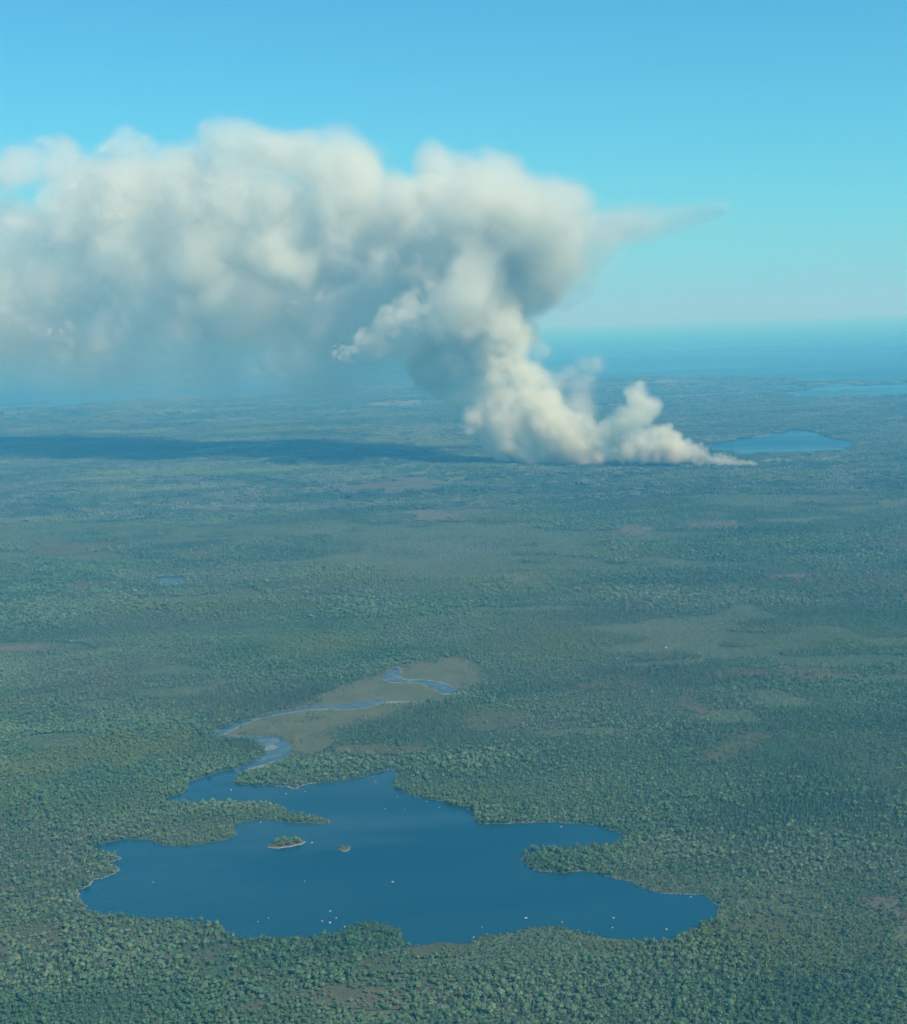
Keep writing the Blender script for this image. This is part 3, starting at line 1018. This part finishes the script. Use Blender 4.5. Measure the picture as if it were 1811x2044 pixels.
BM = [boulder_mesh(k, 0.22) for k in (1, 2, 3)] + [boulder_mesh(k, 0.05) for k in (4, 5)]
BOULDERS = [  # photo pixel, width in metres, mesh, label
    (857, 1925, 6.2, 0, 'big pale boulder with dark wet base in the middle of the lake'),
    (1148, 2004, 6.4, 1, 'big pale boulder with dark wet base off the middle of the near shore'),
    (721, 1988, 4.2, 3, 'pale boulder farthest out of the cluster off the small near point'),
    (734, 2003, 3.0, 4, 'small pale boulder between the outermost and the brightest of the cluster'),
    (703, 2010, 4.0, 3, 'pale boulder at the left end of the cluster off the small near point'),
    (720, 2013, 4.6, 4, 'brightest flat boulder in the middle of the cluster off the small near point'),
    (743, 2027, 3.2, 3, 'pale rock close inshore at the left of a pair by the small near point'),
    (752, 2022, 3.4, 4, 'pale rock close inshore at the right of a pair by the small near point'),
    (335, 1925, 3.2, 4, 'lone pale rock in the wide western part of the lake'),
    (665, 1923, 2.6, 3, 'small rock in open water left of the big mid-lake boulder'),
    (586, 2003, 2.4, 4, 'faint rock left of the boulder cluster, the right one of two'),
    (563, 2011, 2.2, 3, 'faint rock left of the boulder cluster, the left one of two'),
    (569, 1794, 3.2, 4, 'pale rock tucked against the lower shore of the long wooded point'),
    (504, 1724, 4.6, 3, 'bright rock in the mouth of the stream at the top of the lake'),
    (625, 1732, 3.8, 4, 'low flat rock between the stream mouth and the upper shore'),
    (666, 1727, 3.0, 3, 'small rock just off the pale upper shore of the lake'),
    (820, 1706, 2.8, 4, 'small rock off the shore in the top bay of the lake'),
    (814, 1694, 2.4, 3, 'tiny rock hard against the shore of the top bay'),
    (840, 1764, 3.0, 4, 'pale rock in the open upper lake below the top bay'),
    (884, 1765, 2.6, 2, 'dark rock in the open upper lake right of a pale one'),
    (868, 1739, 2.8, 3, 'small rock at the right side of the top bay'),
    (681, 1839, 4.4, 2, 'low dark rock between the larger islet and the tiny islet'),
    (1339, 2003, 4.2, 4, 'pale boulder in the eastern arm of the lake off the near shore'),
    (1337, 2024, 2.8, 3, 'faint rock close inshore below the pale boulder of the eastern arm'),
    (1455, 2028, 4.2, 2, 'grey boulder at the eastern end of the lake near the last bend'),
    (1508, 1957, 2.8, 4, 'pale rock under the trees at the north side of the eastern arm'),
    (1225, 1804, 3.4, 3, 'bright rock against the upper shore of the right-hand bay'),
    (1053, 2023, 2.6, 4, 'small pale rock in the notch left of the second big boulder'),
    (1034, 2045, 3.6, 3, 'pale rock at the shore, in the notch left of the second big boulder'),
    (932, 1749, 2.8, 4, 'small pale rock against the right shore of the upper lake'),
    (959, 1762, 2.8, 2, 'dark rock off the right shore of the upper lake'),
    (1454, 1419, 6.0, 3, 'lone white boulder among the trees right of the marsh, far from any water'),
    (1227, 2012, 3.0, 3, 'pale rock at the top of the wooded bulge in the near shore'),
]
for i, (px, py, wd, mi, lab) in enumerate(BOULDERS):
    x, y = gp(*src(px, py), z=0.8)
    o = bpy.data.objects.new('boulder', BM[mi])
    COL.objects.link(o)
    s = wd / 2 * 0.62
    o.location = (x, y, 0.30 + s * 0.16)
    o.rotation_euler = (0, 0, tr.uniform(0, 6.28))
    o.scale = (s * tr.uniform(.9, 1.15), s * tr.uniform(.75, 1.0), s * tr.uniform(.8, 1.05))
    if 'among the trees' in lab:
        o.location.z = 5.0; o.scale *= 1.5
        tag(o, lab, 'boulder')
    else:
        tag(o, lab, 'boulder', 'boulders standing out of the lake')


def shore_rocks():
    """pale stones washed along the waterline, crowded on the exposed western spits"""
    r = np.random.default_rng(5)
    s = Soup()
    poly = lake_p
    nrm_n = Noise2(77)
    q = np.roll(poly, -1, 0)
    hot = [gp(*src(*p)) for p in C6([(100, 680), (180, 655), (245, 608), (300, 598), (345, 578), (300, 530), (372, 508), (1236, 164), (1240, 440)])]
    for a, b in zip(poly, q):
        L = np.linalg.norm(b - a)
        d = (b - a) / max(L, 1e-6)
        pos = 0.0
        while pos < L:
            p = a + d * pos
            h = min(np.hypot(*(p - np.array(c_))) for c_ in hot)
            dense = h < 32
            if dense or nrm_n(p[0], p[1], 30) > 0.55:
                off = np.array([-d[1], d[0]]) * r.normal(0, 1.2 if dense else 0.8)
                w_ = r.uniform(0.5, 1.5) * (0.85 if dense else 0.6)
                s.lump(r, (*(p + off), 0.35), (w_, w_ * r.uniform(.6, 1), w_ * 0.5), 0.25)
            pos += r.uniform(0.9, 2.2) if dense else r.uniform(2.5, 6)
    tag(link('shore_stones', s.mesh('shore_stones', [M_STONE])), 'pale stones washed up along the lake waterline', kind='stuff')


shore_rocks()

# near-black strip of ground at the foot of the smoke
def dark_strip():
    pts = [(960, 912), (1000, 925), (1100, 929), (1300, 932), (1500, 930), (1530, 927), (1500, 924), (1300, 922), (1100, 918), (1000, 910)]
    m = patch_material('near_black_ground', (0.018, 0.018, 0.017), (0.035, 0.032, 0.028), 30)
    sheet('dark_ground_strip', rough([gp(*p) for p in pts], 0.05, 2, 90), 1.0, m, 'near-black strip of ground along the foot of the smoke')


dark_strip()

# a few low shrubs standing in the marsh
for k, (px, py, sc_) in enumerate(((672, 1565, 1.0), (684, 1567, 1.2), (697, 1568, 1.1), (710, 1566, 1.0), (717, 1569, 0.9))):
    x, y = gp(*src(px, py))
    single_tree(2 if k % 2 else 0, (x, y, 0.1), [('marsh_shrub', 'dark low shrub in the small clump standing in the tan marsh', 'shrubs in the marsh')] [0], 0.75 * sc_)

def plume_local(px, py):
    """photo pixel -> (along drift from P0, height, metres per pixel) on the plume plane"""
    d = ray(px, py)
    # solve ((0,0)+t*d_xy - P0) . PN = 0
    t = float(P0 @ PN) / float(d[0] * PN[0] + d[1] * PN[1])
    p = np.array([d[0] * t, d[1] * t])
    s = float((p - P0) @ PD)
    return s, H + d[2] * t, t / F


def smoke_mat(name, col, dens, hull_col, hull_a):
    m, t, out = newmat(name)
    n = N(t)
    pv = n.n('ShaderNodeVolumePrincipled')
    pv.inputs['Density'].default_value = dens
    pv.inputs['Anisotropy'].default_value = 0.22
    if isinstance(col, tuple):
        pv.inputs['Color'].default_value = (*col, 1)
    else:
        pv.inputs['Color'].default_value = (1, 1, 1, 1)
    n.l(pv.outputs[0], out.inputs['Volume'])
    return m, n, pv


def hull_mat(name, col):
    """faint outer skin of the smoke, thinning to nothing where it is seen edge-on"""
    m, t, out = newmat(name)
    n = N(t)
    lw = n.n('ShaderNodeLayerWeight')
    lw.inputs['Blend'].default_value = 0.5
    fac = n.maprange(lw.outputs['Facing'], 0.0, 0.75, 0.10, 0.0)
    tr = n.n('ShaderNodeBsdfTransparent')
    df = n.n('ShaderNodeBsdfDiffuse')
    df.inputs['Color'].default_value = (*col, 1)
    mx = n.n('ShaderNodeMixShader')
    n.l(fac, mx.inputs[0]); n.l(tr.outputs[0], mx.inputs[1]); n.l(df.outputs[0], mx.inputs[2])
    n.l(mx.outputs[0], out.inputs['Surface'])
    return m


def volume_object(name, dens, origin, size, vmat, hmat, parent, hull_at):
    """a fog volume built from a grid of density values, and a thin mesh hull that follows it"""
    nx, ny, nz = dens.shape
    me = bpy.data.meshes.new(name + '_values')
    me.vertices.add(dens.size)
    at = me.attributes.new('smoke', 'FLOAT', 'POINT')
    at.data.foreach_set('value', np.ascontiguousarray(dens, dtype=np.float32).ravel())
    src_o = bpy.data.objects.new(name + '_values', me)       # data only: never linked to the scene

    def field(gname, hull):
        g = bpy.data.node_groups.new(gname, 'GeometryNodeTree')
        g.interface.new_socket('Geometry', in_out='INPUT', socket_type='NodeSocketGeometry')
        g.interface.new_socket('Geometry', in_out='OUTPUT', socket_type='NodeSocketGeometry')
        n = N(g)
        n.n('NodeGroupInput')
        go = n.n('NodeGroupOutput')
        oi = n.n('GeometryNodeObjectInfo')
        oi.inputs['Object'].default_value = src_o
        pos = n.n('GeometryNodeInputPosition')
        sep = n.n('ShaderNodeSeparateXYZ')
        n.l(pos.outputs[0], sep.inputs[0])
        idx = [n.math('ROUND', n.math('MULTIPLY', sep.outputs[k], (c - 1) / L)) for k, (L, c) in enumerate(zip(size, (nx, ny, nz)))]
        i = n.math('ADD', n.math('MULTIPLY', n.math('ADD', n.math('MULTIPLY', idx[0], ny), idx[1]), nz), idx[2])
        na = n.n('GeometryNodeInputNamedAttribute', data_type='FLOAT')
        na.inputs['Name'].default_value = 'smoke'
        si = n.n('GeometryNodeSampleIndex', data_type='FLOAT', domain='POINT')
        n.l(oi.outputs['Geometry'], si.inputs['Geometry'])
        n.l(na.outputs['Attribute'], si.inputs['Value'])
        n.l(i, si.inputs['Index'])
        vc = n.n('GeometryNodeVolumeCube')
        n.l(si.outputs[0], vc.inputs['Density'])
        vc.inputs['Background'].default_value = 0.0
        vc.inputs['Min'].default_value = (0, 0, 0)
        vc.inputs['Max'].default_value = size
        for k, c in zip(('Resolution X', 'Resolution Y', 'Resolution Z'), (nx, ny, nz)):
            vc.inputs[k].default_value = c
        sm = n.n('GeometryNodeSetMaterial')
        last = vc.outputs[0]
        if hull:
            vm = n.n('GeometryNodeVolumeToMesh')
            vm.resolution_mode = 'GRID'
            n.l(last, vm.inputs['Volume'])
            vm.inputs['Threshold'].default_value = hull_at
            vm.inputs['Adaptivity'].default_value = 0.25
            ss = n.n('GeometryNodeSetShadeSmooth')
            n.l(vm.outputs[0], ss.inputs['Geometry'])
            last = ss.outputs[0]
        sm.inputs['Material'].default_value = hmat if hull else vmat
        n.l(last, sm.inputs['Geometry'])
        n.l(sm.outputs[0], go.inputs[0])
        return g

    hull = link(name, bpy.data.meshes.new(name), hmat)
    hull.modifiers.new('smoke skin', 'NODES').node_group = field(name + '_skin', True)
    vol = bpy.data.volumes.new(name + '_body')
    vol.materials.append(vmat)
    vo = bpy.data.objects.new('smoke_body', vol)
    COL.objects.link(vo)
    vo.modifiers.new('smoke field', 'NODES').node_group = field(name + '_field', False)
    vo.parent = hull
    hull.rotation_euler = (0, 0, ang)
    hull.location = (origin[0] - parent.location[0], origin[1] - parent.location[1], origin[2])
    hull.parent = parent
    return hull


def build_field(blobs, lo, hi, vox, cells, amp, warp, seed, billow=0.0):
    """density grid in plume coordinates: x along the drift, y towards the camera side (left of drift), z up"""
    lo, hi = np.array(lo, float), np.array(hi, float)
    shape = [int(round((b - a) / vox)) + 1 for a, b in zip(lo, hi)]
    size = [(c - 1) * vox for c in shape]
    ax = [np.arange(c, dtype=np.float32) * vox + a for c, a in zip(shape, lo)]
    tot = np.zeros(shape, np.float32)
    nz = np.zeros(shape, np.float32)
    a = 1.0
    for k, c in enumerate(cells):
        q = noise3(shape, size, c, seed + k)
        if billow and k > 0:
            q = (1 - billow) * q + billow * (np.abs(q) * 2.0 - 0.7)
        nz += a * q
        a *= 0.58
    wx = noise3(shape, size, warp[0], seed + 50) * warp[1]
    wy = noise3(shape, size, warp[0], seed + 51) * warp[1]
    wz = noise3(shape, size, warp[0], seed + 52) * warp[1]
    for (cx, cyy, cz, rx, ry, rz, dn, soft, na) in blobs:
        m = 1.9 + na
        sl = []
        for c, r_, a0, cnt in ((cx, rx, lo[0], shape[0]), (cyy, ry, lo[1], shape[1]), (cz, rz, lo[2], shape[2])):
            i0 = int(max(0, math.floor((c - r_ * m - a0) / vox)))
            i1 = int(min(cnt, math.ceil((c + r_ * m - a0) / vox) + 1))
            sl.append(slice(i0, i1))
        if any(s.stop <= s.start for s in sl): continue
        sl = tuple(sl)
        X = ax[0][sl[0]][:, None, None] + wx[sl] - cx
        Y = ax[1][sl[1]][None, :, None] + wy[sl] - cyy
        Z = ax[2][sl[2]][None, None, :] + wz[sl] - cz
        f = 1.0 - np.sqrt((X / rx) ** 2 + (Y / ry) ** 2 + (Z / rz) ** 2) + amp * na * nz[sl]
        d = dn * sstep(0.0, soft, f)
        tot[sl] = np.maximum(tot[sl], d) + 0.25 * np.minimum(tot[sl], d)
    # fade at the faces so nothing is cut off
    for k in range(3):
        c = shape[k]
        e = np.minimum(np.arange(c), np.arange(c)[::-1]).astype(np.float32) / 5.0
        e = np.clip(e, 0, 1)
        if k == 2:
            e = np.minimum(np.arange(c)[::-1].astype(np.float32) / 5.0, 1.0)
        tot *= e.reshape([-1 if j == k else 1 for j in range(3)])
    return tot, lo, size


def blob(px, py, r, dn=1.0, soft=0.6, off=0.0, deep=1.25, na=1.0, sx=1.0, sy=1.0):
    s, z, mpp = plume_local(px, py)
    rm = r * mpp
    return (s, -off, z, rm * sx, rm * deep, rm * sy, dn, soft, na)


def place(lo):
    """grid corner in plume coordinates -> world; local +y is to the left of the drift = towards the camera"""
    nrm = np.array([-math.sin(ang), math.cos(ang)])
    p = P0 + PD * lo[0] + nrm * lo[1]
    return (float(p[0]), float(p[1]), float(lo[2]))


TOP = [  # bright upper deck
    (1025, 425, 85), (945, 432, 105), (862, 455, 100), (785, 458, 78), (702, 415, 82), (630, 360, 88), (585, 308, 62),
    (487, 296, 68), (425, 342, 66), (350, 348, 66), (280, 368, 70), (238, 300, 34), (200, 375, 76), (112, 345, 62), (95, 300, 34), (25, 312, 34), (-70, 330, 60), (-190, 350, 80),
    (1085, 485, 92), (1092, 535, 76), (1000, 525, 118), (900, 540, 108), (800, 530, 105), (700, 510, 105), (600, 480, 108),
    (500, 452, 108), (400, 465, 98), (300, 475, 96), (200, 470, 90), (110, 455, 72), (20, 490, 62), (-80, 480, 90), (-200, 480, 100)]
LOW = [  # lower, thinner side of the deck
    (540, 615, 70), (600, 590, 80), (690, 590, 80), (455, 570, 80), (350, 570, 88), (250, 580, 88), (150, 580, 88), (50, 580, 85),
    (-80, 600, 95), (-200, 600, 100), (770, 590, 65), (650, 650, 65), (420, 640, 70), (250, 650, 76), (80, 650, 76), (340, 640, 70), (160, 650, 70), (740, 640, 55)]
VEIL = [(740, 690, 80), (640, 705, 80), (540, 705, 80), (420, 705, 85), (300, 705, 85), (200, 705, 85), (100, 700, 85), (0, 695, 85),
        (-110, 690, 95), (600, 740, 60), (400, 745, 60), (200, 740, 60), (780, 720, 50)]
LOBE = [(545, 600, 62), (538, 640, 52), (520, 575, 60)]
COLUMN = [(1020, 590, 88), (945, 625, 80), (1000, 665, 62), (925, 690, 66), (868, 668, 50), (945, 745, 55), (895, 730, 52), (838, 710, 38),
          (925, 795, 42), (940, 830, 36), (955, 870, 28), (985, 900, 22)]
prs = random.Random(3)


def puffs(bl, n, ratio, spread=0.8):
    """smaller billows sitting on the surface of a blob"""
    out = [bl]
    cx, cyy, cz, rx, ry, rz, dn, soft, na = bl
    for _ in range(n):
        th, ph = prs.uniform(0, 2 * math.pi), math.acos(prs.uniform(-0.75, 1))
        k = prs.uniform(0.75, 1.0) * spread
        q = ratio * prs.uniform(0.7, 1.3)
        out.append((cx + rx * k * math.cos(th) * math.sin(ph), cyy + ry * k * math.sin(th) * math.sin(ph), cz + rz * k * math.cos(ph),
                    rx * q, ry * q, rz * q, dn * prs.uniform(0.8, 1.15), soft, na))
    return out


UP = []
for b in TOP:
    far = min(1.0, max(0.0, (900 - b[0]) / 900.0))
    UP += puffs(blob(b[0], b[1], b[2] * 1.15, dn=(1.0 - 0.4 * far) * (0.5 if b[0] < 60 else 1.0), soft=0.55 + 0.4 * far, deep=1.35 + 1.4 * far, off=160 * far), 4, 0.5)
for b in LOW: UP.append(blob(b[0], b[1], b[2] * 1.25, dn=0.6, soft=1.1, deep=2.4, off=60, na=0.7, sx=1.25))
for b in LOBE: UP.append(blob(b[0], b[1], b[2] * 1.1, dn=1.0, soft=0.7, deep=1.2, off=-260, na=0.7))
for b in VEIL: UP.append(blob(b[0], b[1], b[2] * 1.25, dn=0.25, soft=1.3, deep=3.0, sx=1.6, sy=1.2, off=150, na=0.5))
for b in [(1005, 655, 60), (1030, 625, 62), (965, 640, 58), (1045, 670, 44)]: UP += puffs(blob(*b, dn=1.3, soft=0.6, off=-200), 4, 0.5)
for b in [(950, 612, 52), (915, 635, 48), (880, 662, 44), (848, 688, 38), (818, 706, 30), (930, 670, 40), (790, 715, 22)]: UP += puffs(blob(*b, dn=1.2, soft=0.65, off=-250, na=1.2), 4, 0.5)
for b in [(850, 742, 36), (880, 768, 40), (905, 825, 30), (925, 860, 24)]: UP.append(blob(*b, dn=2.0, soft=0.7, off=30))
for b in COLUMN: UP += puffs(blob(b[0], b[1], b[2] * 1.25, dn=2.6, soft=0.7, deep=1.15, off=20), 3, 0.5)
for (x, y, r, d) in [(1095, 432, 72, .46), (1140, 424, 62, .40), (1185, 421, 56, .33), (1235, 424, 56, .28), (1285, 428, 55, .25), (1335, 431, 54, .23), (1382, 433, 52, .19), (1425, 434, 48, .12),
                     (1128, 520, 82, .85), (1160, 480, 76, .34), (1132, 570, 72, .75), (1115, 620, 58, .30), (1230, 470, 60, .10), (1190, 540, 60, .10)]:
    UP.append(blob(x, y, r, dn=d * 1.7, soft=1.2, deep=0.9, sx=1.5, na=0.75, off=(260 if y < 460 else 30)))

s_r = plume_local(1480, 430)[0]
s_l = plume_local(-230, 500)[0]
up, lo_u, size_u = build_field(UP, (s_r, -1500, 40), (s_l, 950, 1800), 15.0, (330, 165, 82, 42), 0.36, (240, 80), 100, billow=0.65)

LOWB = [(1122, 838, 42), (1152, 858, 42), (1190, 864, 40), (1226, 858, 38), (1000, 690, 36), (1030, 672, 40), (985, 720, 30), (1012, 728, 36), (1042, 718, 34), (1066, 755, 42), (1004, 778, 42), (1092, 800, 42), (1042, 818, 52), (985, 825, 36), (1112, 850, 42),
        (1062, 878, 42), (1015, 872, 32), (1160, 880, 40), (1112, 900, 26), (1125, 880, 34), (1145, 895, 34), (1185, 892, 36), (1210, 898, 32), (1240, 896, 32), (1100, 905, 30), (1180, 908, 24), (1280, 905, 26), (1215, 880, 40), (1268, 880, 38), (1310, 890, 32), (1348, 892, 26),
        (1380, 902, 20), (1410, 906, 16), (1440, 913, 11), (1468, 919, 8),
        (1292, 788, 22), (1312, 803, 20), (1288, 822, 24), (1262, 842, 28), (1232, 852, 30), (1338, 854, 18), (1318, 858, 22), (1360, 872, 18),
        (1200, 905, 22), (1250, 908, 20), (1300, 910, 18), (1350, 912, 14), (1060, 910, 18), (1020, 905, 18), (1000, 890, 16), (1160, 910, 20)]
for k in range(34):                                     # the tapering tail along the fire line
    u = k / 33.0
    LOWB.append((1330 + 190 * u, 918 + 9 * u - 20 * (1 - u), 20 * (1 - u) + 5.5 + prs.uniform(0, 4)))
LO = []
for b in LOWB:
    LO += puffs(blob(b[0], b[1], b[2] * 1.25, dn=1.6 if b[0] > 1330 else 1.0, soft=0.75, deep=1.1, off=-90), 4, 0.45)
for (x, y, r) in [(1165, 722, 30), (1186, 728, 26), (1140, 735, 28), (1155, 765, 32), (1150, 805, 34), (1160, 838, 34), (1080, 700, 22), (1110, 760, 30)]:
    LO.append(blob(x, y, r * 1.25, dn=0.26, soft=1.0, deep=1.1, na=0.6))
for k in range(26):                                     # thin smoulder drifting past the end of the line
    LO.append(blob(1525 + 145 * k / 25 + prs.uniform(-3, 3), 921 - 9 * k / 25 + prs.uniform(-2, 4), prs.uniform(4, 8), dn=prs.uniform(0.08, 0.25), soft=0.9, off=-20, sx=1.6))
s_r2 = plume_local(1690, 900)[0]
s_l2 = plume_local(925, 900)[0]
low, lo_l, size_l = build_field(LO, (s_r2, -120, -2), (s_l2, 300, 720), 6.5, (120, 60, 30, 16), 0.36, (90, 18), 300, billow=0.6)

CU = []
for (x, y, r) in [(925, 600, 28), (900, 614, 28), (875, 630, 26), (848, 648, 24), (820, 668, 22), (795, 688, 19), (774, 706, 16), (758, 722, 12), (752, 700, 10)]:
    CU += puffs(blob(x, y, r * 0.85, dn=0.9, soft=0.8, off=-360 - prs.uniform(-60, 60), deep=1.0, na=1.7, sx=1.2), 8, 0.5, spread=1.7)
s_r3 = plume_local(975, 650)[0]
s_l3 = plume_local(725, 650)[0]
cur, lo_c, size_c = build_field(CU, (s_r3, 200, plume_local(800, 770)[1]), (s_l3, 560, plume_local(900, 550)[1]), 6.5, (110, 55, 28, 15), 0.34, (80, 16), 500, billow=0.6)

plume = bpy.data.objects.new('smoke_plume', None)
COL.objects.link(plume)
plume.location = (float(P1[0]), float(P1[1]), 0)
tag(plume, 'tall white wildfire smoke plume bending left from the fire line in the forest', 'smoke plume')

SMOKE_D = 0.0098
um, un, upv = smoke_mat('smoke_white', (0.990, 0.994, 0.915), SMOKE_D, None, 0)
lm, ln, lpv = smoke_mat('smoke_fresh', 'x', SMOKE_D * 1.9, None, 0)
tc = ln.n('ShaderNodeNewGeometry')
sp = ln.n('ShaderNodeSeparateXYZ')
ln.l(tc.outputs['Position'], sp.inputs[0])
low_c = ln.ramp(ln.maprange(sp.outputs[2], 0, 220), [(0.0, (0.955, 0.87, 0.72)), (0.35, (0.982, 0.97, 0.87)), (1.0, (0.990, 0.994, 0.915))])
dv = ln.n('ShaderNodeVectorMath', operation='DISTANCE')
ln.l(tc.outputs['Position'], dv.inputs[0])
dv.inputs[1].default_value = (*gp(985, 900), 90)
ln.l(ln.mix(ln.maprange(dv.outputs['Value'], 60, 290, 0.95, 0.0), low_c, (0.97, 0.77, 0.55)), lpv.inputs['Color'])  # fire glow put into the smoke's colour as peach around its left foot
hm = hull_mat('smoke_skin', (0.8, 0.79, 0.76))


def add_part(name, dens, lo, size, vm):
    return volume_object(name, dens, place(lo), size, vm, hm, plume, 0.12)


add_part('drifting_smoke', up, lo_u, size_u, um)
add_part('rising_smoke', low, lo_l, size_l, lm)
add_part('curling_smoke', cur, lo_c, size_c, um)

# ------------------------------------------------------------------ haze
def haze_box():
    x0, x1, y0, y1, z0, z1 = -90000, 90000, -6000, 160000, -12, 2000
    v = [(x, y, z) for z in (z0, z1) for y in (y0, y1) for x in (x0, x1)]
    f = [(0, 2, 3, 1), (4, 5, 7, 6), (0, 1, 5, 4), (2, 6, 7, 3), (0, 4, 6, 2), (1, 3, 7, 5)]
    me = bpy.data.meshes.new('haze')
    me.from_pydata(v, [], f)
    m, t, out = newmat('haze')
    n = N(t)
    pv = n.n('ShaderNodeVolumePrincipled')
    pv.inputs['Color'].default_value = (*HAZE_COL, 1)
    pv.inputs['Absorption Color'].default_value = (*HAZE_ABS, 1)
    pv.inputs['Density'].default_value = HAZE_D
    n.l(pv.outputs[0], out.inputs['Volume'])
    tag(link('haze', me, m), kind='stuff')


HAZE_COL, HAZE_ABS, HAZE_D = (0.108, 0.525, 0.97), (0.9, 1, 1), 1.0e-4
haze_box()
